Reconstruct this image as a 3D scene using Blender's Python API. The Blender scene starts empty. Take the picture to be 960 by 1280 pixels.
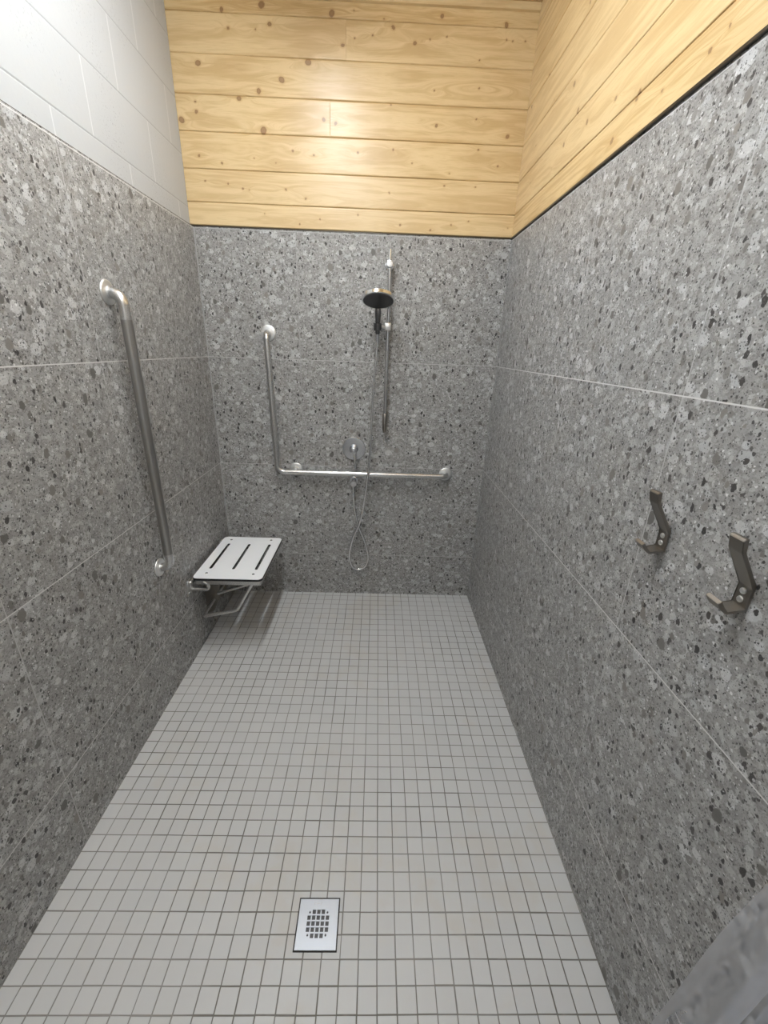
import bpy, bmesh, math, random
import numpy as np
from mathutils import Vector, Matrix

random.seed(7)
SC = bpy.context.scene
COL = SC.collection
U = 0.0508            # floor mosaic pitch (2 in)
W = 1.5766            # shower width
HT = 2.0794           # top of the tile cladding
CEIL = 2.925
Y0 = -3.7             # far end of the room behind the camera

# ------------------------------------------------------------------ helpers
def obj(name, bm, mat, parent=None, smooth=False, label=None):
    me = bpy.data.meshes.new(name)
    bmesh.ops.recalc_face_normals(bm, faces=bm.faces)
    bm.to_mesh(me); bm.free()
    o = bpy.data.objects.new(name, me)
    COL.objects.link(o)
    if mat: me.materials.append(mat)
    if smooth:
        me.polygons.foreach_set('use_smooth', [True] * len(me.polygons))
        me.set_sharp_from_angle(angle=math.radians(38))
    if parent: o.parent = parent; o.matrix_parent_inverse = parent.matrix_world.inverted()
    if label: o['label'] = label
    return o

def thing(name, label, cat, loc=(0, 0, 0), group=None):
    o = bpy.data.objects.new(name, None); COL.objects.link(o)
    o.location = loc; o.empty_display_size = 0.05
    o.matrix_world = Matrix.Translation(loc)
    o['label'] = label; o['category'] = cat
    if group: o['group'] = group
    return o

def struct(name, bm, mat, label=None, cat=None):
    o = obj(name, bm, mat)
    o['kind'] = 'structure'
    if label: o['label'] = label
    if cat: o['category'] = cat
    return o

def add_box(bm, a, b, bevel=0.0, seg=2):
    x0, y0, z0 = a; x1, y1, z1 = b
    vs = [bm.verts.new(p) for p in ((x0,y0,z0),(x1,y0,z0),(x1,y1,z0),(x0,y1,z0),(x0,y0,z1),(x1,y0,z1),(x1,y1,z1),(x0,y1,z1))]
    fs = [bm.faces.new([vs[i] for i in q]) for q in ((3,2,1,0),(4,5,6,7),(0,1,5,4),(1,2,6,5),(2,3,7,6),(3,0,4,7))]
    if bevel:
        es = list({e for f in fs for e in f.edges})
        bmesh.ops.bevel(bm, geom=es, offset=bevel, segments=seg, affect='EDGES', profile=0.5)
    return bm

def box(a, b, bevel=0.0):
    return add_box(bmesh.new(), a, b, bevel)

def fillet(pts, radii, n=8):
    """polyline with each inner corner rounded"""
    pts = [Vector(p) for p in pts]
    out = [pts[0]]
    for i in range(1, len(pts) - 1):
        r = radii if isinstance(radii, (int, float)) else radii[i - 1]
        p, a, b = pts[i], (pts[i-1] - pts[i]), (pts[i+1] - pts[i])
        la, lb = a.length, b.length; a.normalize(); b.normalize()
        ang = a.angle(b)
        if r <= 0 or ang > math.pi - 1e-3: out.append(p); continue
        d = min(r / math.tan(ang / 2), la * .49 if i > 1 else la * .98, lb * .49 if i < len(pts) - 2 else lb * .98)
        r2 = d * math.tan(ang / 2)
        c = p + (a + b).normalized() * (r2 / math.sin(ang / 2))
        s, e = p + a * d - c, p + b * d - c
        tot = s.angle(e); ax = s.cross(e).normalized()
        for k in range(n + 1):
            out.append(c + Matrix.Rotation(tot * k / n, 3, ax) @ s)
    out.append(pts[-1])
    return out

def catmull(pts, n=6):
    P = [Vector(p) for p in pts]
    P = [P[0] * 2 - P[1]] + P + [P[-1] * 2 - P[-2]]
    out = []
    for i in range(1, len(P) - 2):
        for k in range(n):
            t = k / n
            out.append(0.5 * ((2 * P[i]) + (P[i+1] - P[i-1]) * t + (2*P[i-1] - 5*P[i] + 4*P[i+1] - P[i+2]) * t*t + (-P[i-1] + 3*P[i] - 3*P[i+1] + P[i+2]) * t**3))
    out.append(P[-2])
    return out

def add_tube(bm, path, r, seg=16, cap=True):
    path = [Vector(p) for p in path]
    n = len(path)
    rr = r if isinstance(r, (list, tuple)) else [r] * n
    t0 = (path[1] - path[0]).normalized()
    ref = Vector((0, 0, 1)) if abs(t0.z) < .9 else Vector((1, 0, 0))
    u = t0.cross(ref).normalized()
    rings = []; prev = t0
    for i in range(n):
        if i == 0: t = t0
        elif i == n - 1: t = (path[-1] - path[-2]).normalized()
        else: t = ((path[i+1] - path[i]).normalized() + (path[i] - path[i-1]).normalized()).normalized()
        q = prev.rotation_difference(t); u = q @ u; prev = t
        v = t.cross(u).normalized()
        rings.append([bm.verts.new(path[i] + (u * math.cos(2*math.pi*k/seg) + v * math.sin(2*math.pi*k/seg)) * rr[i]) for k in range(seg)])
    for a, b in zip(rings, rings[1:]):
        for k in range(seg):
            bm.faces.new((a[k], a[(k+1) % seg], b[(k+1) % seg], b[k]))
    if cap:
        bm.faces.new(rings[0][::-1]); bm.faces.new(rings[-1])
    return bm

def tube(path, r, seg=16, cap=True): return add_tube(bmesh.new(), path, r, seg, cap)

def add_lathe(bm, prof, origin, axis, seg=32):
    """prof: (radius, height along axis) pairs"""
    o = Vector(origin); ax = Vector(axis).normalized()
    ref = Vector((0, 0, 1)) if abs(ax.z) < .9 else Vector((1, 0, 0))
    u = ax.cross(ref).normalized(); v = ax.cross(u)
    rings = []
    for r, h in prof:
        if r < 1e-6: rings.append([bm.verts.new(o + ax * h)])
        else: rings.append([bm.verts.new(o + ax * h + (u * math.cos(2*math.pi*k/seg) + v * math.sin(2*math.pi*k/seg)) * r) for k in range(seg)])
    for a, b in zip(rings, rings[1:]):
        if len(a) == 1 and len(b) == 1: continue
        for k in range(seg):
            k2 = (k + 1) % seg
            if len(a) == 1: bm.faces.new((a[0], b[k2], b[k]))
            elif len(b) == 1: bm.faces.new((a[k], a[k2], b[0]))
            else: bm.faces.new((a[k], a[k2], b[k2], b[k]))
    return bm

def lathe(prof, origin, axis, seg=32): return add_lathe(bmesh.new(), prof, origin, axis, seg)

def add_prism(bm, poly, vec):
    """extrude a planar polygon (list of 3-D points) along vec"""
    vec = Vector(vec)
    a = [bm.verts.new(Vector(p)) for p in poly]
    b = [bm.verts.new(Vector(p) + vec) for p in poly]
    bm.faces.new(a[::-1]); bm.faces.new(b)
    for i in range(len(a)):
        j = (i + 1) % len(a)
        bm.faces.new((a[i], a[j], b[j], b[i]))
    return bm

# ------------------------------------------------------------------ materials
class NT:
    def __init__(s, name):
        s.m = bpy.data.materials.new(name); s.m.use_nodes = True
        s.t = s.m.node_tree; s.t.nodes.clear()
        s.out = s.t.nodes.new('ShaderNodeOutputMaterial')
    def n(s, typ, **kw):
        nd = s.t.nodes.new(typ)
        for k, v in kw.items(): setattr(nd, k, v)
        return nd
    def put(s, sock, v):
        if v is None: return
        if hasattr(v, 'links') or isinstance(v, bpy.types.NodeSocket): s.t.links.new(v, sock)
        else:
            if hasattr(sock.default_value, '__len__'):
                if not hasattr(v, '__len__'): v = (v,) * len(sock.default_value)
                if len(sock.default_value) == 4 and len(v) == 3: v = (*v, 1)
            sock.default_value = v
    def math(s, op, a, b=None, c=None, clamp=False):
        nd = s.n('ShaderNodeMath', operation=op, use_clamp=clamp)
        s.put(nd.inputs[0], a); s.put(nd.inputs[1], b)
        if c is not None: s.put(nd.inputs[2], c)
        return nd.outputs[0]
    def vmath(s, op, a, b=None, scale=None):
        nd = s.n('ShaderNodeVectorMath', operation=op)
        s.put(nd.inputs[0], a)
        if b is not None: s.put(nd.inputs[1], b)
        if scale is not None: s.put(nd.inputs['Scale'], scale)
        return nd.outputs[0]
    def mix(s, f, a, b):
        nd = s.n('ShaderNodeMix', data_type='RGBA', clamp_factor=True)
        s.put(nd.inputs[0], f); s.put(nd.inputs[6], a); s.put(nd.inputs[7], b)
        return nd.outputs[2]
    def mixf(s, f, a, b):
        nd = s.n('ShaderNodeMix', data_type='FLOAT')
        s.put(nd.inputs[0], f); s.put(nd.inputs[2], a); s.put(nd.inputs[3], b)
        return nd.outputs[0]
    def smooth(s, x, lo, hi, a=0.0, b=1.0):
        nd = s.n('ShaderNodeMapRange', interpolation_type='SMOOTHSTEP')
        s.put(nd.inputs[0], x); s.put(nd.inputs[1], lo); s.put(nd.inputs[2], hi); s.put(nd.inputs[3], a); s.put(nd.inputs[4], b)
        return nd.outputs[0]
    def noise(s, vec, scale, detail=2.0, rough=0.5, dist=0.0, dim='3D', col=False):
        nd = s.n('ShaderNodeTexNoise', noise_dimensions=dim)
        s.put(nd.inputs['Vector'], vec)
        nd.inputs['Scale'].default_value = scale; nd.inputs['Detail'].default_value = detail
        nd.inputs['Roughness'].default_value = rough; nd.inputs['Distortion'].default_value = dist
        return nd.outputs['Color' if col else 'Fac']
    def voro(s, vec, scale, feature='F1', rnd=1.0, dim='2D'):
        nd = s.n('ShaderNodeTexVoronoi', feature=feature, voronoi_dimensions=dim)
        s.put(nd.inputs['Vector'], vec); nd.inputs['Scale'].default_value = scale
        nd.inputs['Randomness'].default_value = rnd
        return nd
    def sep(s, v):
        nd = s.n('ShaderNodeSeparateXYZ'); s.put(nd.inputs[0], v); return nd.outputs
    def comb(s, x, y, z=0.0):
        nd = s.n('ShaderNodeCombineXYZ')
        for i, q in enumerate((x, y, z)): s.put(nd.inputs[i], q)
        return nd.outputs[0]
    def bump(s, h, strength=0.3, dist=0.002):
        nd = s.n('ShaderNodeBump'); s.put(nd.inputs['Height'], h)
        nd.inputs['Strength'].default_value = strength; nd.inputs['Distance'].default_value = dist
        return nd.outputs[0]
    def pbsdf(s, **kw):
        nd = s.n('ShaderNodeBsdfPrincipled')
        for k, v in kw.items(): s.put(nd.inputs[k.replace('_', ' ')], v)
        s.t.links.new(nd.outputs[0], s.out.inputs[0])
        return nd
    def coord(s): return s.n('ShaderNodeTexCoord').outputs['Object']

def metal(name, col, rough, aniso_noise=True):
    m = NT(name)
    c = m.coord()
    nz = m.noise(c, 900, 2)
    r = m.math('MULTIPLY_ADD', nz, 0.10, rough - 0.05)
    m.pbsdf(Base_Color=col, Metallic=1.0, Roughness=r)
    return m.m

def paint(name, col, rough=0.45, spec=0.5):
    m = NT(name)
    nz = m.noise(m.coord(), 300, 3)
    c = m.mix(nz, tuple(q * .94 for q in col), col)
    m.pbsdf(Base_Color=c, Roughness=rough, Specular_IOR_Level=spec)
    return m.m

def terrazzo(name, ua, u0, pu, z0=0.2944, pz=0.5932, seed=0.0, caulk=None, jcol=(.60, .59, .58), jucol=(.44, .435, .43)):
    """stone-chip porcelain tile; ua = axis index across the wall, joints every pu / pz"""
    m = NT(name)
    xyz = m.sep(m.coord())
    u = xyz[ua]; z = xyz[2]
    fu = m.math('DIVIDE', m.math('SUBTRACT', u, u0), pu)
    fz = m.math('DIVIDE', m.math('SUBTRACT', z, z0), pz)
    iu = m.math('FLOOR', fu); iz = m.math('FLOOR', fz)
    wn = m.n('ShaderNodeTexWhiteNoise', noise_dimensions='3D')
    m.put(wn.inputs['Vector'], m.comb(iu, iz, seed))
    off = m.vmath('SCALE', wn.outputs['Color'], scale=37.0)
    p0 = m.vmath('ADD', m.comb(u, z, 0.0), off)
    # irregular outlines
    wob = m.vmath('SUBTRACT', m.noise(p0, 75, 2, .55, col=True), (.5, .5, .5))
    p = m.vmath('ADD', p0, m.vmath('SCALE', wob, scale=0.012))
    wob2 = m.vmath('SUBTRACT', m.noise(p0, 260, 1, .5, col=True), (.5, .5, .5))
    pf = m.vmath('ADD', p0, m.vmath('SCALE', wob2, scale=0.004))
    # matrix: fine crushed stone
    v0 = m.voro(pf, 330).outputs['Color']
    a0 = m.sep(v0)[0]
    v1 = m.voro(pf, 150).outputs['Color']
    a1 = m.sep(v1)[0]
    n0 = m.noise(p0, 9, 3)
    val = m.math('ADD', m.math('MULTIPLY', a0, 0.17), m.math('MULTIPLY', a1, 0.13))
    val = m.math('ADD', val, m.math('MULTIPLY', n0, 0.12))
    col = m.mix(val, (0.130, 0.124, 0.117), (0.83, 0.82, 0.80))
    def chips(vec, scale, dens, rmin, rmax, ca, cb, alpha=1.0, soft=.05, sq=1.0, rot=0.0):
        nonlocal col
        if sq != 1.0:
            mp = m.n('ShaderNodeMapping'); m.put(mp.inputs[0], vec)
            mp.inputs['Rotation'].default_value = (0, 0, rot); mp.inputs['Scale'].default_value = (sq, 1, 1)
            vec = mp.outputs[0]
        v = m.voro(vec, scale)
        r, g, b = m.sep(v.outputs['Color'])[:3]
        rad = m.math('MULTIPLY_ADD', m.math('MULTIPLY', g, g), rmax - rmin, rmin)
        e = m.math('SUBTRACT', v.outputs['Distance'], rad)
        mask = m.smooth(e, -soft, soft * .2, 1.0, 0.0)
        mask = m.math('MULTIPLY', mask, m.math('LESS_THAN', r, dens))
        if alpha < 1: mask = m.math('MULTIPLY', mask, alpha)
        col = m.mix(mask, col, m.mix(b, ca, cb))
    def frags(vec, scale, dens, ca, cb, alpha):
        nonlocal col
        v = m.voro(vec, scale); d = m.voro(vec, scale, 'DISTANCE_TO_EDGE')
        r, g, b = m.sep(v.outputs['Color'])[:3]
        mask = m.math('MULTIPLY', m.smooth(d.outputs['Distance'], .04, .09), m.math('LESS_THAN', r, dens))
        mask = m.math('MULTIPLY', mask, alpha)
        col = m.mix(mask, col, m.mix(b, ca, cb))
    frags(pf, 95, .42, (.20, .195, .19), (.47, .465, .455), .75)
    frags(p, 52, .22, (.29, .285, .275), (.52, .515, .51), .55)
    chips(p, 27, .34, .18, .50, (.42, .42, .425), (.58, .58, .58), .7, .05, .8, .5)
    chips(m.vmath('ADD', p, (3.3, 7.7, 0)), 31, .17, .14, .42, (.13, .12, .11), (.24, .23, .215), .9, .04, 1.35, .9)
    chips(m.vmath('ADD', pf, (5.3, 2.7, 0)), 78, .23, .12, .40, (.045, .042, .04), (.12, .115, .11), .95, .05, 1.3, -.6)
    chips(m.vmath('ADD', p, (9.1, 1.7, 0)), 40, .21, .10, .40, (.030, .028, .028), (.075, .07, .066), 1.0, .04, 1.4, .35)
    chips(m.vmath('ADD', pf, (1.1, 4.2, 0)), 170, .30, .16, .40, (.025, .024, .024), (.085, .083, .08), .95, .08)
    chips(m.vmath('ADD', pf, (6.1, 8.2, 0)), 120, .14, .16, .42, (.50, .50, .50), (.70, .70, .70), .8, .06)
    chips(m.vmath('ADD', pf, (2.1, 9.2, 0)), 380, .24, .2, .5, (.07, .068, .065), (.16, .155, .15), .7, .1)
    chips(m.vmath('ADD', p, (4.4, 3.1, 0)), 21, .11, .10, .38, (.10, .094, .088), (.22, .205, .185), .95, .03, 1.25, 1.3)
    # joints
    def joint(f, pitch, half):
        fr = m.math('FRACT', f)
        d = m.math('MULTIPLY', m.math('MINIMUM', fr, m.math('SUBTRACT', 1.0, fr)), pitch)
        return m.math('LESS_THAN', d, half)
    ju = joint(fu, pu, 0.0015); jz = joint(fz, pz, 0.0016)
    if caulk is not None:
        jc = m.math('LESS_THAN', m.math('ABSOLUTE', m.math('SUBTRACT', u, caulk)), 0.004)
        ju = m.math('MAXIMUM', ju, jc)
    col = m.mix(ju, col, jucol); col = m.mix(jz, col, jcol)  # horizontal joints coloured paler than upright ones, for the light they catch
    j = m.math('MAXIMUM', ju, jz)
    rough = m.mixf(j, m.math('MULTIPLY_ADD', n0, .10, .40), .85)
    h = m.math('MULTIPLY_ADD', j, -1.0, m.math('MULTIPLY', a1, .05))
    m.pbsdf(Base_Color=col, Roughness=rough, Specular_IOR_Level=.4, Normal=m.bump(h, .5, .0015))
    return m.m

def mosaic(name):
    m = NT(name)
    xyz = m.sep(m.coord())
    x, y = xyz[0], xyz[1]
    w = m.noise(m.coord(), 3.5, 1, col=True)
    wx = m.sep(w)
    fx = m.math('DIVIDE', m.math('MULTIPLY_ADD', m.math('SUBTRACT', wx[0], .5), .003, x), U)
    fy = m.math('DIVIDE', m.math('ADD', m.math('MULTIPLY_ADD', m.math('SUBTRACT', wx[1], .5), .003, y), -0.3312 * U), U)
    ix, iy = m.math('FLOOR', fx), m.math('FLOOR', fy)
    wn = m.n('ShaderNodeTexWhiteNoise', noise_dimensions='3D'); m.put(wn.inputs['Vector'], m.comb(ix, iy, 3.0))
    rnd = m.sep(wn.outputs['Color'])
    def edge(f, r):
        fr = m.math('FRACT', m.math('ADD', f, m.math('MULTIPLY', m.math('SUBTRACT', r, .5), .02)))
        return m.math('MULTIPLY', m.math('MINIMUM', fr, m.math('SUBTRACT', 1.0, fr)), U)
    ex, ey = edge(fx, rnd[0]), edge(fy, rnd[1])
    # rounded tile corners
    d = m.math('MINIMUM', ex, ey)
    tile = m.smooth(d, .0011, .0020)
    big = m.noise(m.coord(), 1.6, 3, .6)
    mid = m.noise(m.coord(), 14, 3, .6)
    fine = m.noise(m.coord(), 420, 2, .6)
    t = m.math('MULTIPLY_ADD', rnd[2], .35, m.math('MULTIPLY', mid, .5))
    c = m.mix(t, (.455, .455, .450), (.53, .53, .525))
    stain = m.smooth(m.math('MULTIPLY', big, m.math('ADD', mid, .45)), .50, .68)
    c = m.mix(m.math('MULTIPLY', stain, .30), c, (.44, .395, .33))
    c = m.mix(m.math('MULTIPLY', m.smooth(fine, .62, .80), .12), c, (.30, .29, .27))
    gdark = m.smooth(m.noise(m.coord(), 2.3, 2), .38, .62)
    g = m.mix(gdark, (.15, .138, .12), (.25, .238, .22))
    g = m.mix(m.math('MULTIPLY', m.smooth(mid, .55, .7), .35), g, (.30, .29, .28))
    col = m.mix(tile, g, c)
    rough = m.mixf(tile, .9, m.math('MULTIPLY_ADD', mid, .15, .36))
    h = m.math('ADD', tile, m.math('MULTIPLY', rnd[0], .0))
    m.pbsdf(Base_Color=col, Roughness=rough, Specular_IOR_Level=.4, Normal=m.bump(h, .6, .0012))
    return m.m

def wood(name, dark=1.0):
    """varnished knotty pine; growth rings, knots and board tone come as mesh attributes (shape of the board itself)"""
    m = NT(name)
    def at(n): 
        a = m.n('ShaderNodeAttribute', attribute_name=n); return a.outputs['Fac']
    grain, knot, tone, along = at('grain'), at('knot'), at('tone'), at('along')
    v = m.comb(m.math('MULTIPLY', grain, 1.0), m.math('MULTIPLY', along, .6), m.math('MULTIPLY', tone, 23.0))
    r1 = m.noise(v, 5.0, 3, .6)
    v2 = m.comb(m.math('MULTIPLY', grain, 9.0), m.math('MULTIPLY', along, 3.0), m.math('MULTIPLY', tone, 11.0))
    r2 = m.noise(v2, 5.0, 2, .6)
    v3 = m.comb(m.math('MULTIPLY', grain, 30.0), m.math('MULTIPLY', along, 26.0), tone)
    r3 = m.noise(v3, 5.0, 1, .5)
    f = m.smooth(r1, .40, .64)
    c = m.mix(f, (.655, .485, .255), (.515, .345, .155))
    c = m.mix(m.math('MULTIPLY', m.smooth(r2, .50, .70), .45), c, (.47, .30, .13))
    c = m.mix(m.math('MULTIPLY', m.smooth(r3, .58, .8), .12), c, (.74, .59, .37))
    tn = m.sep(m.n('ShaderNodeTexWhiteNoise', noise_dimensions='1D').outputs['Color']) if False else None
    c = m.mix(m.math('MULTIPLY', tone, .28), c, (.71, .56, .345))
    c = m.mix(m.math('MULTIPLY', m.smooth(knot, .08, .45), .42), c, (.46, .28, .12))
    c = m.mix(m.math('MULTIPLY', m.smooth(knot, .50, .60), .85), c, (.24, .13, .055))
    c = m.mix(m.math('MULTIPLY', m.smooth(knot, .62, .75), .55), c, (.33, .20, .10))
    c = m.mix(m.math('MULTIPLY', m.smooth(knot, .88, .97), .7), c, (.09, .05, .025))
    p = m.pbsdf(Base_Color=c, Roughness=m.math('MULTIPLY_ADD', r2,  .10, .30), Specular_IOR_Level=.46,
                Normal=m.bump(m.math('MULTIPLY', r2, -1.0), .06, .001))
    return m.m

def block_paint(name):
    m = NT(name)
    xyz = m.sep(m.coord()); y, z = xyz[1], xyz[2]
    z0, hz, ly = 2.158, 0.2032, 0.4
    fz = m.math('DIVIDE', m.math('SUBTRACT', z, z0), hz)
    iz = m.math('FLOOR', fz)
    odd = m.math('PINGPONG', iz, 1.0)
    fy = m.math('DIVIDE', m.math('ADD', m.math('ADD', y, .505), m.math('MULTIPLY', m.math('SUBTRACT', 1.0, odd), -.195)), ly)
    def ed(f, s):
        fr = m.math('FRACT', f); return m.math('MULTIPLY', m.math('MINIMUM', fr, m.math('SUBTRACT', 1.0, fr)), s)
    dz, dy = ed(fz, hz), ed(fy, ly)
    c0 = m.coord()
    pores = m.smooth(m.noise(c0, 150, 2, .5), .61, .69)
    patch = m.smooth(m.noise(c0, 3.0, 2), .45, .62)
    pores = m.math('MULTIPLY', pores, patch)
    gz = m.smooth(dz, .001, .0045); gy = m.smooth(dy, .001, .0045)
    shade_line = m.math('LESS_THAN', dz, .0014)
    h = m.math('ADD', m.math('MULTIPLY', gz, 1.0), m.math('ADD', m.math('MULTIPLY', gy, .5), m.math('MULTIPLY', pores, -.5)))
    h = m.math('ADD', h, m.math('MULTIPLY', m.noise(c0, 60, 3), .25))
    c = m.mix(m.math('MULTIPLY', pores, .5), (.44, .452, .46), (.25, .255, .26))
    c = m.mix(m.math('MULTIPLY', shade_line, .6), c, (.22, .225, .23))  # shade along the horizontal block joints, put into the colour
    vl = m.math('MULTIPLY', m.math('LESS_THAN', dy, .0035), gz)
    c = m.mix(m.math('MULTIPLY', vl, .5), c, (.62, .625, .63))
    m.pbsdf(Base_Color=c, Roughness=.36, Specular_IOR_Level=.4, Normal=m.bump(h, .35, .003))
    return m.m

def ramp_emit(name, col, strength):
    m = NT(name); e = m.n('ShaderNodeEmission'); m.put(e.inputs[0], col); e.inputs[1].default_value = strength
    m.t.links.new(e.outputs[0], m.out.inputs[0]); return m.m

M = {
 'steel': metal('brushed_stainless', (.64, .635, .625), .28),
 'grip': metal('peened_stainless', (.44, .43, .41), .30),
 'chrome': metal('polished_chrome', (.86, .87, .88), .16),
 'satin': metal('satin_chrome', (.60, .61, .63), .24),
 'darksteel': metal('dark_nickel', (.27, .25, .225), .36),
 'flange': metal('satin_flange', (.80, .80, .79), .46),
 'screw': metal('bright_screw', (.92, .92, .92), .34),
 'shadedchrome': metal('shaded_chrome', (.16, .16, .165), .16),  # chrome coloured dark for the shade and floor it reflects
 'railmetal': metal('rail_chrome', (.58, .58, .59), .13),
 'hosemetal': metal('hose_metal', (.74, .74, .75), .20),
 'grate': metal('drain_stainless', (.27, .28, .30), .40),
 'white': paint('white_phenolic', (.86, .87, .885), .30),
 'black': paint('black_core', (.012, .012, .013), .4),
 'nozzle': paint('grey_rubber', (.06, .06, .062), .32),
 'trim': metal('dark_bronze_trim', (.10, .088, .072), .35),
 'gap': paint('shadow_gap', (.02, .018, .016), .8),
 'plain': paint('grey_wall_paint', (.75, .75, .75), .5),
 'housing': paint('white_housing', (.8, .8, .8), .4),
 'floor': mosaic('mosaic_floor_tile'),
 'tb': terrazzo('stone_chip_tile_back', 0, .5003, .5995, seed=1.0, caulk=.002, jcol=(.43, .42, .41), jucol=(.34, .335, .33)),
 'tl': terrazzo('stone_chip_tile_left', 1, -.3394, .5921, seed=2.0),
 'tr': terrazzo('stone_chip_tile_right', 1, -.3363, .5867, seed=3.0),
 'cmu': block_paint('painted_block'),
 'wood': wood('varnished_pine'),
}

# ------------------------------------------------------------------ setting
struct('floor', box((-.06, Y0 - .06, -.06), (W + .06, .06, 0)), M['floor'], 'floor of small grey square mosaic tiles', 'floor')
struct('wall_back', box((-.001, 0, 0), (W + .001, .06, HT)), M['tb'])
struct('wall_left', box((-.06, Y0, 0), (0, .06, HT)), M['tl'])
struct('wall_right', box((W, Y0, 0), (W + .06, .06, HT)), M['tr'])
struct('wall_front', box((-.06, Y0 - .06, 0), (W + .06, Y0, CEIL)), M['plain'])
struct('wall_left_upper', box((-.072, Y0, HT), (-.012, .06, CEIL)), M['cmu'])

# knotty pine boards: one mesh per wall, each board bevelled, growth rings warped round the knots
def board_mesh(name, rows, u_lo, u_hi, seams, knots, cathedrals, place, step=.0045, seed=1, sizes=None):
    rng = np.random.RandomState(seed)
    V = []; F = []; G = []; K = []; T = []; AL = []
    base = 0
    kn = np.array([(a, b) for a, b in knots])
    krng = np.random.RandomState(seed + 5)
    ks = np.array(sizes) if sizes else krng.uniform(.42, 1.05, len(kn)); kb = krng.uniform(.2, 1.0, len(kn))
    for ri, (z0, z1) in enumerate(rows):
        cuts = [u_lo] + seams.get(ri, []) + [u_hi]
        for u0, u1 in zip(cuts, cuts[1:]):
            nu = max(2, int((u1 - u0) / step)); nz = max(4, int((z1 - z0) / step))
            e = .0022
            us = np.concatenate([[u0, u0 + .0006], np.linspace(u0 + .002, u1 - .002, nu), [u1 - .0006, u1]])
            zs = np.concatenate([[z0, z0 + e], np.linspace(z0 + e * 1.8, z1 - e * 1.8, nz), [z1 - e, z1]])
            dep_u = np.full(len(us), 0.0); dep_u[[0, -1]] = -.0012
            dep_z = np.full(len(zs), 0.0); dep_z[[0, -1]] = -.006; dep_z[[1, -2]] = -.0006
            uu, zz = np.meshgrid(us, zs, indexing='ij')
            dd = np.minimum(dep_u[:, None], dep_z[None, :])
            tone = rng.uniform(0, 1); off = rng.uniform(0, 50)
            slope = rng.uniform(-.02, .02); ph = rng.uniform(0, 6.28, 4)
            # gentle wave of the grain along the board, plus an arched (cathedral) figure
            zc = (zz - z0) / (z1 - z0) - .5
            g = (zz - z0) * 9.0 + slope * (uu - u0) * 9
            g += .10 * np.sin(uu * 2.1 + ph[0]) + .05 * np.sin(uu * 5.3 + ph[1]) + .02 * np.sin(uu * 11 + ph[2])
            if rng.uniform() < .6:
                g = np.abs(zc - rng.uniform(-.3, .3)) ** 1.4 * 1.6 + g * .35 + (uu - u0) * rng.uniform(-.35, .35)
            for cu, cz in cathedrals:
                if z0 < cz < z1: g = g + .75 * np.exp(-((uu - cu) / .16) ** 2 - ((zz - cz) / .022) ** 2)
            kk = np.zeros_like(uu)
            for (a, b), s, br in zip(kn, ks, kb):
                if not (z0 - .03 < b < z1 + .03 and u0 - .1 < a < u1 + .1): continue
                du, dz = uu - a, zz - b
                g = g + .26 * s * np.sign(dz + 1e-6) * np.exp(-(du / (.055 * s)) ** 2 - (np.abs(dz) / .020) ** 1.5) 
                r = np.sqrt((du / (.0095 * s)) ** 2 + (dz / (.0088 * s)) ** 2)
                r = r * (1 + .08 * np.sin(2 * np.arctan2(dz, du) + a * 40))
                kv = np.where(r < 1, .56 + .44 * br * (1 - r) ** 1.2, .56 * np.exp(-(r - 1) * 2.2))
                tail = .34 * np.exp(-(du / (.05 * s)) ** 2 - (dz / (.0065 * s)) ** 2)
                kk = np.maximum(kk, np.maximum(kv, tail))
            P = place(uu, zz, dd)
            n = uu.size; NZ = len(zs)
            V.append(P.reshape(-1, 3)); G.append(g.ravel() + off); K.append(kk.ravel()); T.append(np.full(n, tone)); AL.append(uu.ravel())
            i = np.arange(len(us) - 1)[:, None] * NZ + np.arange(NZ - 1)[None, :] + base
            q = np.stack([i, i + NZ, i + NZ + 1, i + 1], -1).reshape(-1, 4)
            F.append(q); base += n
    V = np.concatenate(V); F = np.concatenate(F)
    me = bpy.data.meshes.new(name)
    me.vertices.add(len(V)); me.vertices.foreach_set('co', V.astype(np.float32).ravel())
    me.loops.add(F.size); me.loops.foreach_set('vertex_index', F.astype(np.int32).ravel())
    me.polygons.add(len(F)); me.polygons.foreach_set('loop_start', np.arange(0, F.size, 4, dtype=np.int32))
    me.update(calc_edges=True)
    for nm, d in (('grain', G), ('knot', K), ('tone', T), ('along', AL)):
        at = me.attributes.new(nm, 'FLOAT', 'POINT'); at.data.foreach_set('value', np.concatenate(d).astype(np.float32))
    me.materials.append(M['wood'])
    return me

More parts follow.
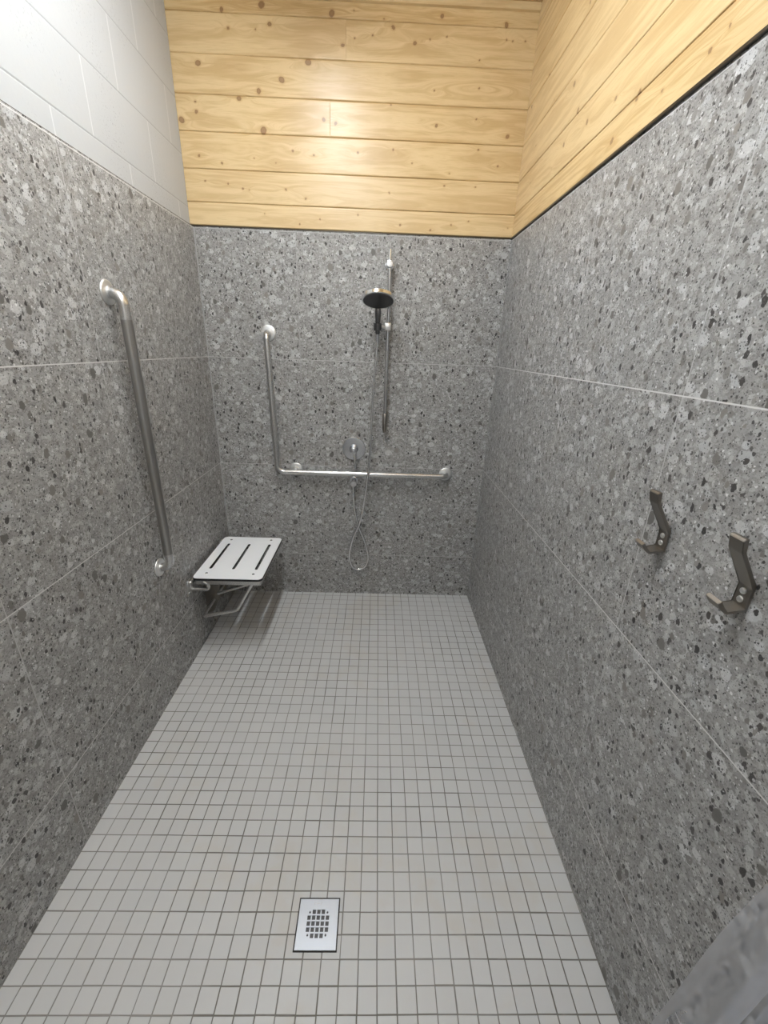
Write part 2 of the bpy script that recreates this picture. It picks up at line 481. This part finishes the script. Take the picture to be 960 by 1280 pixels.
ZB = [2.0855, 2.180, 2.310, 2.449, 2.581, 2.717, 2.850, 2.930]
ROWS = list(zip(ZB, ZB[1:]))
BK = [(0.248,2.802),(0.364,2.802),(0.425,2.821),(0.736,2.766),(0.395,2.88),(0.226,2.859),(0.69,2.865),(0.784,2.877),(0.912,2.857),(1.159,2.875),(1.437,2.859),(0.788,2.791),(0.865,2.803),(0.952,2.832),(1.048,2.785),(1.113,2.8),(1.185,2.811),(1.444,2.811),(1.471,2.808),(1.526,2.81),(1.335,2.741),(0.105,2.684),(0.466,2.642),(0.362,2.6),(0.585,2.705),(1.144,2.632),(1.344,2.647),(0.076,2.553),(0.076,2.518),(0.006,2.486),(0.272,2.571),(0.373,2.462),(0.649,2.511),(0.703,2.5),(0.952,2.575),(1.163,2.509),(1.344,2.539),(1.495,2.482),(0.068,2.358),(0.171,2.334),(0.322,2.358),(0.422,2.344),(0.503,2.392),(0.6,2.38),(0.805,2.397),(1.06,2.367),(0.969,2.414),(1.366,2.428),(1.465,2.37),(1.238,2.334),(0.084,2.263),(0.191,2.256),(0.259,2.239),(0.463,2.243),(0.556,2.21),(0.957,2.248),(1.219,2.285),(1.368,2.286),(0.289,2.235),(0.355,2.143),(0.523,2.106),(0.623,2.129),(0.808,2.154),(1.015,2.12),(1.165,2.104),(1.266,2.129),(1.35,2.147),(1.548,2.126)]
BS = [0.8, 0.5, 1, 0.95, 1.5, 1, 1.4, 0.5, 0.5, 1, 1.1, 0.5, 0.5, 1, 0.9, 0.5, 0.5, 0.5, 0.5, 0.5, 0.5, 1.3, 1.4, 1.2, 1.4, 0.5, 0.5, 0.6, 0.9, 1.4, 1.1, 1.6, 0.95, 0.9, 0.5, 0.8, 0.5, 1, 0.69, 0.69, 0.44, 0.44, 0.65, 0.63, 0.61, 0.51, 0.59, 0.59, 0.58, 0.46, 0.54, 0.53, 0.62, 0.7, 0.69, 0.57, 0.54, 0.5, 0.43, 0.43, 0.55, 0.51, 0.53, 0.67, 0.57, 0.58, 0.49, 0.43]
RK = [(-0.91,2.229),(-0.728,2.249),(-0.631,2.318),(-0.453,2.218),(-0.197,2.251),(-0.558,2.419),(-1.045,2.184),(-1.156,2.137),(-1.309,2.131),(-1.354,2.144),(-1.037,2.174),(-0.26,2.582),(-0.063,2.567),(-0.367,2.457),(-0.545,2.258),(-0.202,2.38),(-0.936,2.124),(-0.589,2.605)]
def struct_me(name, me):
    o = bpy.data.objects.new(name, me); COL.objects.link(o); o['kind'] = 'structure'; return o
struct_me('wall_back_upper', board_mesh('wall_back_upper', ROWS, -.012, W, {3: [.678], 5: [.751]}, BK, [(1.344, 2.647)],
     lambda u, z, d: np.stack([u, -.003 - d, z], -1), seed=4, sizes=BS))
struct_me('wall_right_upper', board_mesh('wall_right_upper', ROWS, Y0, 0.0, {1: [-2.3], 3: [-1.9], 2: [-2.8], 4: [-1.2]}, RK, [],
     lambda u, z, d: np.stack([W - .003 - d, u, z], -1), step=.006, seed=9))
# backing slabs behind the boards
struct('wall_back_upper_core', box((-.06, .0065, HT + .001), (W + .06, .06, CEIL)), M['gap'])
struct('wall_right_upper_core', box((W + .0065, Y0, HT + .001), (W + .06, .06, CEIL)), M['gap'])
CR = [(-.10 * k - .105, -.10 * k - .005) for k in range(0, 37)]
CR = [(a, b) for a, b in CR if a > Y0 - .05]
rr = np.random.RandomState(3)
CK = [(rr.uniform(0, W), -rr.uniform(0, 3.6)) for _ in range(60)]
struct_me('ceiling', board_mesh('ceiling', sorted(CR), -.07, W + .06, {}, CK, [],
     lambda u, z, d: np.stack([u, z, CEIL + d * -1], -1), step=.012, seed=12))
struct('ceiling_core', box((-.07, Y0 - .06, CEIL + .0065), (W + .06, .06, CEIL + .06)), M['gap'])
# pale strip of moulding where the boards meet the ceiling
bm = bmesh.new()
add_prism(bm, [(-.01, -.003, 2.901), (-.01, -.014, 2.904), (-.01, -.020, 2.915), (-.01, -.020, CEIL), (-.01, -.003, CEIL)], (W + .006, 0, 0))
def const_attrs(o):
    me = o.data; n = len(me.vertices)
    for nm in ('grain', 'knot', 'tone', 'along'):
        at = me.attributes.new(nm, 'FLOAT', 'POINT')
        co = [v.co for v in me.vertices]
        at.data.foreach_set('value', [(c.z * 9 + c.y * 5 if nm == 'grain' else c.x if nm == 'along' else .85 if nm == 'tone' else 0.) for c in co])
o = struct('trim_1', bm, M['wood']); const_attrs(o)
# dark metal edge trims along the tops of the tile
bm = bmesh.new()
add_box(bm, (W - .007, Y0, HT), (W + .004, 0, HT + .005), .0008)
add_box(bm, (W - .004, Y0, HT + .006), (W + .004, 0, HT + .0095), .0005)
struct('trim_2', bm, M['trim'])
bm = bmesh.new()
add_box(bm, (0, -.002, HT), (W - .007, .006, HT + .004), .0006)
struct('trim_3', bm, M['trim'])
bm = bmesh.new()
add_box(bm, (-.014, Y0, HT), (.0004, 0, HT + .0014), .0003)
struct('trim_4', bm, M['trim'])

# ------------------------------------------------------------------ fixtures
def flange(name, c, n, parent, r=.040):
    f = obj(name, lathe([(0, .0006), (r, .0006), (r, .0025), (r * .97, .0050), (r * .90, .0066), (r * .75, .0076), (r * .52, .0084), (r * .5, .0125), (0, .0125)], c, n, 40), M['flange'], parent, True)
    return f

# grab bar on the left wall
t = thing('grab_bar', 'long straight upright stainless grab bar on the left wall, near the seat', 'grab bar', (0, -.82, .64))
yb, ob = -.822, .049
path = fillet([(.004, yb, 1.700), (ob, yb, 1.700), (ob, yb, 1.615)], .040, 10)
obj('elbow', tube(path, .0186, 24), M['steel'], t, True)
obj('grip', tube([(ob, yb, 1.616), (ob, yb, .708)], .0190, 24), M['grip'], t, True)
path = fillet([(ob, yb, .709), (ob, yb, .640), (.004, yb, .640)], .040, 10)
obj('elbow', tube(path, .0186, 24), M['steel'], t, True)
flange('flange', (0, yb, 1.700), (1, 0, 0), t); flange('flange', (0, yb, .640), (1, 0, 0), t)

# L-shaped grab bar on the back wall
t = thing('grab_bar', 'L-shaped stainless grab bar on the back wall below the shower head', 'grab bar', (.34, 0, .86))
ob = -.056
bar = tube(fillet([(.336, -.004, 1.610), (.336, ob, 1.610), (.353, ob, .859), (1.350, ob, .857), (1.350, -.004, .857)], [.035, .042, .035], 10), .0158, 24)
obj('bar', bar, M['steel'], t, True)
flange('flange', (.336, 0, 1.610), (0, -1, 0), t); flange('flange', (1.350, 0, .857), (0, -1, 0), t)
flange('flange', (.450, 0, .862), (0, -1, 0), t)
obj('post', tube([(.450, -.006, .862), (.450, ob, .859)], .0125, 20), M['steel'], t, True)

# slide rail
RX, RY = .970, -.050
t = thing('slide_rail', 'slim upright chrome slide rail holding the hand shower', 'shower rail', (RX, 0, 1.1))
obj('rail', tube([(RX + .002, RY, 1.92), (RX, RY, 1.21)], .0098, 20), M['railmetal'], t, True)
bm = tube([(RX, RY, 2.008), (RX, RY, 1.92)], .0068, 16)
obj('rail_tip', bm, M['chrome'], t, True)
b = obj('bracket', lathe([(0, 0), (.021, 0), (.021, .006), (.013, .010), (.013, .045), (.0165, .048), (.0175, .066), (.015, .071), (0, .072)], (RX, 0, 1.943), (0, -1, 0), 32), M['chrome'], t, True)
bm = tube([(RX, RY, 1.215), (RX, RY, 1.212), (RX, RY, 1.128), (RX, RY, 1.118), (RX, RY, 1.105)], [.0105, .0128, .0128, .009, .006], 20)
obj('end_sleeve', bm, M['darksteel'], t, True)
obj('bracket', tube([(RX, -.001, 1.165), (RX, RY, 1.165)], .008, 16), M['chrome'], t, True)
sl = obj('slider', box((RX - .016, RY - .020, 1.641), (RX + .016, RY + .014, 1.677), .004), M['screw'], t, True)
obj('holder_arm', tube([(RX - .014, RY - .008, 1.655), (RX - .038, RY - .038, 1.658)], .0085, 16), M['screw'], t, True)
HX, HY = .918, -.100
bm = lathe([(.0175, -.018), (.0205, -.016), (.0205, .016), (.0175, .018), (.0150, .018), (.0135, -.018), (.0175, -.018)], (HX, HY, 1.655), (0, -.06, .998), 28)
obj('holder_cup', bm, M['shadedchrome'], t, True)

# hand shower
t = thing('hand_shower', 'round chrome hand shower head clipped to the slide rail', 'hand shower', (HX, HY, 1.62))
hd = Vector((0, -.06, .998)).normalized()
hb = Vector((HX, HY, 1.655))
top = hb + hd * .083
bm = tube([hb - hd * .035, hb - hd * .028, hb + hd * .022, hb + hd * .05, top - hd * .012, top], [.0092, .0118, .0122, .0155, .0165, .014], 24)
obj('handle', bm, M['shadedchrome'], t, True)
fn = Vector((0, -.36, -.933)).normalized()      # way the spray points
fc = Vector((HX, -.168, 1.768))
bm = lathe([(0, -.030), (.020, -.028), (.050, -.026), (.074, -.021), (.081, -.016), (.082, -.001), (.079, .001), (.074, .0015), (0, .0015)], fc, fn, 48)
h = obj('head', bm, M['chrome'], t, True)
bm = lathe([(.0, .0016), (.0735, .0016), (.0735, .003), (0, .0045)], fc, fn, 48)
fu = fn.cross(Vector((1, 0, 0))).normalized()
for ring, cnt in ((.015, 8), (.028, 14), (.042, 20), (.056, 26), (.067, 32)):
    for k in range(cnt):
        a = 2 * math.pi * k / cnt
        add_lathe(bm, [(.0018, 0), (.0014, .003), (0, .0032)], fc + fn * .0035 + Vector((1, 0, 0)) * ring * math.cos(a) + fu * ring * math.sin(a), fn, 6)
obj('spray_face', bm, M['nozzle'], h, True)

# hose
HP = [(0.918,-0.0978,1.616),(0.918,-0.097,1.580),(0.913,-0.095,1.498),(0.901,-0.09,1.292),(0.893,-0.088,1.025),(0.883,-0.086,0.872),(0.862,-0.075,0.677),(0.834,-0.062,0.538),(0.799,-0.053,0.451),(0.776,-0.047,0.346),(0.774,-0.045,0.287),(0.794,-0.042,0.228),(0.831,-0.040,0.207),(0.873,-0.038,0.229),(0.892,-0.036,0.289),(0.886,-0.035,0.346),(0.865,-0.034,0.42),(0.833,-0.033,0.502),(0.807,-0.036,0.61),(0.797,-0.040,0.70),(0.7965,-0.041,0.7635)]
t = thing('shower_hose', 'metal shower hose looping below the grab bar from the hand shower', 'hose', (.83, -.04, .2))
path = catmull(HP, 24)
rad = [.0070 + .0003 * (k % 2) for k in range(len(path))]
obj('hose', tube(path, rad, 10), M['hosemetal'], t, True)
obj('hose_nut', tube([Vector(HP[0]) + Vector((0, -.000, .004)), HP[1]], [.0088, .0075], 12), M['satin'], t, True)
obj('hose_nut', tube([Vector(HP[-1]) - Vector((0, 0, .001)), HP[-2]], [.0085, .0072], 12), M['satin'], t, True)

# mixing valve
VX, VZ = .7955, .997
t = thing('shower_valve', 'round chrome shower mixing valve with a lever on the back wall', 'shower valve', (VX, 0, VZ))
obj('escutcheon', lathe([(0, 0), (.0685, 0), (.0685, .004), (.066, .0065), (.05, .008), (0, .008)], (VX, 0, VZ), (0, -1, 0), 56), M['satin'], t, True)
obj('hub', lathe([(.026, .007), (.024, .012), (.0225, .052), (.020, .060), (.012, .064), (0, .065)], (VX, 0, VZ), (0, -1, 0), 36), M['satin'], t, True)
bm = tube([(VX + .004, -.052, VZ - .012), (VX + .007, -.060, VZ - .035), (VX + .012, -.066, VZ - .075), (VX + .014, -.068, VZ - .098), (VX + .014, -.068, VZ - .104)], [.0075, .0066, .0060, .0062, .004], 14)
obj('lever', bm, M['satin'], t, True)

# hose outlet below the valve
OX, OZ = .797, .795
t = thing('hose_outlet', 'small round chrome wall outlet feeding the hose below the valve', 'hose outlet', (OX, 0, OZ))
obj('wall_plate', lathe([(0, 0), (.0270, 0), (.0270, .004), (.024, .007), (.014, .008), (0, .008)], (OX, 0, OZ + .004), (0, -1, 0), 36), M['satin'], t, True)
bm = lathe([(.013, .006), (.013, .030), (.0175, .032), (.0185, .034), (.0185, .056), (.017, .059), (0, .060)], (OX, 0, OZ), (0, -1, 0), 32)
obj('elbow', bm, M['satin'], t, True)
obj('spout', tube([(OX, -.042, OZ - .012), (OX - .0005, -.041, OZ - .030)], .0095, 16), M['satin'], t, True)

# ------------------------------------------------------------------ fold-down seat
ZS = .460
t = thing('folding_bench', 'white slotted fold-down shower bench hinged on the left wall', 'bench', (.02, -.36, .2))
def rrect(x0, x1, y0, y1, r, n=6):
    out = []
    for cx, cy, a0 in ((x1 - r, y1 - r, 0), (x0 + r, y1 - r, 90), (x0 + r, y0 + r, 180), (x1 - r, y0 + r, 270)):
        for k in range(n + 1):
            a = math.radians(a0 + 90 * k / n); out.append((cx + r * math.cos(a), cy + r * math.sin(a)))
    return out
SX0, SX1, SY0, SY1 = .024, .372, -.612, -.122
slots = [(.080, -.2175, -.508), (.199, -.2185, -.510), (.3165, -.217, -.509)]
def slotted(z0, z1, inset):
    bm = bmesh.new()
    loops = [rrect(SX0 + inset, SX1 - inset, SY0 + inset, SY1 - inset, .024)]
    for sx, ya, yb_ in slots: loops.append(rrect(sx - .0078, sx + .0078, yb_ - .003, ya + .003, .0075, 4))
    edges = []
    for lp in loops:
        vs = [bm.verts.new((x, y, z1)) for x, y in lp]
        edges += [bm.edges.new((vs[i], vs[(i + 1) % len(vs)])) for i in range(len(vs))]
    res = bmesh.ops.triangle_fill(bm, use_beauty=True, use_dissolve=False, edges=edges)
    # drop faces that filled a slot
    kill = []
    for f in bm.faces:
        c = f.calc_center_median()
        if any(abs(c.x - sx) < .0074 and yb_ - .002 < c.y < ya + .002 for sx, ya, yb_ in slots): kill.append(f)
    bmesh.ops.delete(bm, geom=kill, context='FACES_ONLY')
    ret = bmesh.ops.extrude_face_region(bm, geom=list(bm.faces))
    vs = [g for g in ret['geom'] if isinstance(g, bmesh.types.BMVert)]
    bmesh.ops.translate(bm, verts=vs, vec=(0, 0, z0 - z1))
    return bm
seat = obj('seat_panel', slotted(ZS - .0015, ZS, .0016), M['white'], t)
core = obj('panel_core', slotted(ZS - .0125, ZS - .0014, 0), M['black'], seat, label='black core of the seat panel')
for sx, sy in ((.076, -.164), (.311, -.158), (.079, -.557), (.316, -.559)):
    bm = lathe([(0, .0), (.0072, .0), (.0062, .0014), (.003, .0016), (.0026, .0006), (0, .0006)], (sx, sy, ZS - .0002), (0, 0, 1), 20)
    obj('screw', bm, M['satin'], seat, True)
zt = ZS - .0126
bm = bmesh.new()   # square tube frame under the panel
for a, b in (((.040, -.602, zt - .028), (.362, -.575, zt)), ((.040, -.160, zt - .028), (.362, -.133, zt)), ((.030, -.575, zt - .028), (.050, -.160, zt)), ((.340, -.575, zt - .028), (.362, -.160, zt))):
    add_box(bm, a, b, .002)
obj('frame', bm, M['steel'], t)
zl = zt - .012
bm = tube(fillet([(.075, -.60, zt - .012), (.098, -.60, zt - .026), (.098, -.602, zt - .056), (.010, -.602, zt - .056), (.008, -.602, zt - .022), (.008, -.565, zt - .022)], .018, 8), .0088, 16)
obj('hinge_loop', bm, M['steel'], t, True)
bm = tube(fillet([(.075, -.135, zt - .012), (.098, -.135, zt - .026), (.098, -.133, zt - .056), (.010, -.133, zt - .056), (.008, -.133, zt - .022), (.008, -.170, zt - .022)], .018, 8), .0088, 16)
obj('hinge_loop', bm, M['steel'], t, True)
obj('hinge_pin', tube([(.022, -.612, zt - .018), (.022, -.125, zt - .018)], .0075, 16), M['steel'], t, True)
for ya, yb_ in ((-.630, -.585), (-.160, -.115)):
    bm = box((.0005, ya, zt - .085), (.004, yb_, zt - .004), .0012)
    br = obj('wall_plate', bm, M['steel'], t)
    for zz in (zt - .072, zt - .010):
        obj('bolt', lathe([(0, 0), (.0065, 0), (.0055, .004), (0, .0048)], (.0038, ya + .016, zz), (1, 0, 0), 14), M['satin'], br, True)
bm = bmesh.new()      # U-shaped channel on the wall that carries the leg's pivot
add_box(bm, (.0005, -.440, .130), (.005, -.290, zt - .03), .001)
for ya in (-.440, -.294):
    add_prism(bm, [(.004, ya, .132), (.040, ya, .150), (.080, ya, .235), (.084, ya, .330), (.070, ya, zt - .032), (.004, ya, zt - .032)], (0, .004, 0))
obj('mounting_bracket', bm, M['darksteel'], t)
# swing-down support leg: one bent tube, near arm - wall crossbar - far arm
LG = [(.312, -.578, zt - .030), (.224, -.590, .262), (.046, -.596, .222), (.046, -.215, .222), (.224, -.221, .262), (.312, -.233, zt - .030)]
obj('support_leg', tube(fillet(LG, [.03, .02, .02, .03], 8), .0088, 16), M['steel'], t, True)
bm = tube([(.085, -.47, .283), (.300, -.47, .362)], .0085, 16)
st = obj('strut', bm, M['steel'], t, True)
obj('strut', tube([(.085, -.47, .283), (.085, -.47, .2830), (.010, -.47, .262)], .0085, 16), M['steel'], t, True)
bm = box((.285, -.482, .350), (.318, -.458, zt - .026), .003)
obj('strut_clip', bm, M['steel'], t)

# ------------------------------------------------------------------ coat hooks
def make_hook(label, yc, zb):
    t = thing('coat_hook', label, 'coat hook', (W, yc, zb), 'coat hooks on the right wall')
    # side outline of the bent strip: (distance off the wall, height above the base's lower edge)
    s = [(0, 0), (.030, -.006), (.040, -.002), (.056, .010), (.049, .017), (.037, .004), (.030, .0005), (.0046, .0052), (.0046, .047), (.0455, .108),
         (.0455, .128), (.0560, .133), (.0565, .131), (.0520, .106), (.0090, .046), (0, .0435)]
    s = [(0, 0), (.034, -.006), (.044, .000), (.057, .012), (.050, .018), (.041, .0075), (.034, -.001), (.0046, .0046), (.0046, .046), (.040, .110), (.040, .1355),
         (.0535, .1375), (.0535, .111), (.0455, .1085), (.0095, .0445), (0, .048)]
    s = [(0, -.001), (.034, -.007), (.046, .001), (.0565, .0155), (.0500, .0200), (.042, .0075), (.034, -.002), (.0046, .004), (.0046, .043),
         (.0485, .112), (.0535, .1340), (.0508, .1375), (.0440, .1382), (.0425, .113), (0, .050)]
    hw = .0150
    bm = bmesh.new()
    add_prism(bm, [(W - a, yc - hw, zb + b) for a, b in s], (0, 2 * hw, 0))
    bmesh.ops.bevel(bm, geom=list(bm.edges), offset=.0009, segments=2, affect='EDGES')
    obj('hook_strip', bm, M['darksteel'], t)
    for dz in (.016, .033):
        b2 = lathe([(0, 0), (.0062, 0), (.0056, .0022), (.003, .0034), (0, .0036)], (W - .0044, yc + .001, zb + dz), (-1, 0, 0), 20)
        obj('screw', b2, M['screw'], t, True)
    return t
make_hook('bent steel coat hook farther from the camera, second from the curtain', -1.580, 1.153)
make_hook('bent steel coat hook nearest the camera and the sheer curtain', -1.8015, 1.150)

# ------------------------------------------------------------------ floor drain
t = thing('floor_drain', 'square stainless shower drain with a grid of holes in the floor', 'drain', (.7925, -1.738, 0))
cx, cy, hs = .7925, -1.738, .0572
bm = bmesh.new()
xs = [-hs, -hs + .0016]; 
pitch, hole = .0134, .0100
hx = []
for k in range(-2, 3): hx += [k * pitch - hole / 2, k * pitch + hole / 2]
g = [-hs] + hx + [hs]
vid = {}
def vv(i, j):
    if (i, j) not in vid: vid[(i, j)] = bm.verts.new((cx + g[i], cy + g[j], .0030))
    return vid[(i, j)]
n = len(g)
for i in range(n - 1):
    for j in range(n - 1):
        if i % 2 == 1 and j % 2 == 1:
            a, b_ = (i - 1) // 2, (j - 1) // 2
            if (a in (0, 4) and b_ in (0, 4)):
                # smaller rounded hole in the corner cell
                o4 = [vv(i, j), vv(i + 1, j), vv(i + 1, j + 1), vv(i, j + 1)]
                mx, my = (g[i] + g[i+1]) / 2 + (.0012 if a == 0 else -.0012), (g[j] + g[j+1]) / 2 + (.0012 if b_ == 0 else -.0012)
                ring = [bm.verts.new((cx + mx + .0030 * math.cos(math.radians(225 + 45 * q)), cy + my + .0030 * math.sin(math.radians(225 + 45 * q)), .0030)) for q in range(8)]
                for q in range(4):
                    r0, r1, r2 = ring[2*q], ring[2*q+1], ring[(2*q+2) % 8]
                    bm.faces.new((o4[q], o4[(q+1) % 4], r2, r1, r0))
            continue
        bm.faces.new((vv(i, j), vv(i + 1, j), vv(i + 1, j + 1), vv(i, j + 1)))
ret = bmesh.ops.extrude_face_region(bm, geom=list(bm.faces))
bmesh.ops.translate(bm, verts=[q for q in ret['geom'] if isinstance(q, bmesh.types.BMVert)], vec=(0, 0, -.0022))
gr = obj('grate', bm, M['grate'], t)
# rim frame round the grate and the dark sump below it
bm = bmesh.new()
h2 = hs + .0035
for a, b_ in (((-h2, -h2), (h2, -hs)), ((-h2, hs), (h2, h2)), ((-h2, -hs), (-hs, hs)), ((hs, -hs), (h2, hs))):
    add_box(bm, (cx + a[0], cy + a[1], .0002), (cx + b_[0], cy + b_[1], .0022), .0004)
obj('rim', bm, M['gap'], t)
obj('sump', box((cx - hs, cy - hs, .0001), (cx + hs, cy + hs, .0006)), M['black'], t)
# faint maker's squiggle stamped above the holes
bm = bmesh.new()
sq = [[(-.0135, .0045), (-.0165, .001), (-.0145, -.002)], [(-.009, .000), (-.0075, .0028), (-.0055, .000), (-.004, .002), (-.0025, .000), (-.001, .0025), (.0005, .000)], [(.010, .0042), (.005, .0030), (.0065, -.0005), (.0035, -.003)]]
for s in sq: add_tube(bm, [(cx + x * .9, cy + .0455 + y, .0031) for x, y in s], .00045, 6)
obj('stamp', bm, M['darksteel'], gr)

# ------------------------------------------------------------------ curtain and its rod
m = NT('sheer_curtain')
nz = m.noise(m.coord(), 7, 3, .6); wv = m.noise(m.coord(), 500, 2)
fac = m.math('MULTIPLY_ADD', nz, .20, .29)
tr = m.n('ShaderNodeBsdfTransparent'); df = m.n('ShaderNodeBsdfDiffuse'); tl = m.n('ShaderNodeBsdfTranslucent')
cc = (.56, .57, .62)
m.put(df.inputs[0], cc); m.put(tl.inputs[0], cc)
m1 = m.n('ShaderNodeMixShader'); m1.inputs[0].default_value = .45
m.t.links.new(df.outputs[0], m1.inputs[1]); m.t.links.new(tl.outputs[0], m1.inputs[2])
m2 = m.n('ShaderNodeMixShader'); m.put(m2.inputs[0], fac)
m.t.links.new(tr.outputs[0], m2.inputs[1]); m.t.links.new(m1.outputs[0], m2.inputs[2])
m.t.links.new(m2.outputs[0], m.out.inputs[0])
M['sheer'] = m.m
ZR = 2.00; YR = -2.18
t = thing('shower_curtain', 'sheer pale grey shower curtain gathered against the right wall', 'curtain', (1.42, YR, .1))
bm = bmesh.new()
NS, NZc = 70, 60
grid = []
for i in range(NS + 1):
    s = i / NS; col_ = []
    for k in range(NZc + 1):
        z = .10 + (ZR - .03 - .10) * k / NZc
        edge = float(np.interp(z, [.1, .5, .7, .807, .89, .967, 1.0, 1.04, 1.089, 1.2, 1.5, 2.0], [1.235, 1.250, 1.264, 1.275, 1.284, 1.290, 1.293, 1.300, 1.311, 1.330, 1.352, 1.362]))
        x = edge + (W - .03 - edge) * s + .030 * s * math.sin(s * 21)
        y = YR + .034 * math.sin(s * 17 + .25 * math.sin(z * 2)) * min(1.0, .05 + 1.3 * s)
        col_.append(bm.verts.new((x, y, z)))
    grid.append(col_)
for i in range(NS):
    for k in range(NZc):
        bm.faces.new((grid[i][k], grid[i+1][k], grid[i+1][k+1], grid[i][k+1]))
obj('drape', bm, M['sheer'], t, True)
for q in range(5):
    x = 1.36 + .042 * q
    ring = [(x, YR + .023 * math.cos(a), ZR - .008 + .028 * math.sin(a)) for a in [2 * math.pi * k / 16 for k in range(17)]]
    obj('curtain_ring', tube(ring, .0022, 8), M['chrome'], t, True)
t = thing('curtain_rod', 'straight chrome curtain rod spanning wall to wall', 'curtain rod', (W / 2, YR, ZR))
obj('rod', tube([(.004, YR, ZR), (W - .004, YR, ZR)], .0125, 20), M['chrome'], t, True)
flange('flange', (0, YR, ZR), (1, 0, 0), t, .03); flange('flange', (W, YR, ZR), (-1, 0, 0), t, .03)

# ------------------------------------------------------------------ ceiling light and an added fill light
def strip(name, label, x, y0, y1, strength, w=.055):
    t = thing(name, label, 'ceiling light', (x, (y0 + y1) / 2, CEIL))
    obj('housing', box((x - w - .015, y0 - .02, CEIL - .035), (x + w + .015, y1 + .02, CEIL - .001), .004), M['housing'], t)
    bm = box((x - w, y0, CEIL - .062), (x + w, y1, CEIL - .0352), .010)
    obj('diffuser', bm, ramp_emit(name + '_glow', (.90, .955, 1.0), strength), t, True)
strip('ceiling_light', 'long LED strip light on the pine ceiling above the shower', .62, -2.05, -.62, 118.0, .033)
strip('ceiling_light', 'added fill light on the ceiling behind the camera, out of view', .80, -3.4, -2.6, 50.0)  # added lamp, no known fixture; lifts floor, lower walls and metal reflections

w = bpy.data.worlds.new('World'); SC.world = w; w.use_nodes = True
w.node_tree.nodes['Background'].inputs[0].default_value = (.9, .95, 1, 1)
w.node_tree.nodes['Background'].inputs[1].default_value = .15

# ------------------------------------------------------------------ camera
cd = bpy.data.cameras.new('camera'); cam = bpy.data.objects.new('camera', cd); COL.objects.link(cam)
cd.sensor_fit = 'HORIZONTAL'; cd.sensor_width = 36.0; cd.lens = 516.65 / 960 * 36
R = Matrix(((0.99937880, -0.02616630, -0.02360793), (-0.01228989, 0.36906661, -0.92932168), (0.03302981, 0.92903453, 0.36851577)))
cam.matrix_world = Matrix.Translation((0.92510718, -2.41184607, 1.55529598)) @ R.to_4x4()
cd.clip_start = .02
SC.camera = cam
vs = SC.view_settings
vs.view_transform = 'Standard'; vs.look = 'None'; vs.gamma = 1.0; vs.use_curve_mapping = False
vs.exposure = 0.0
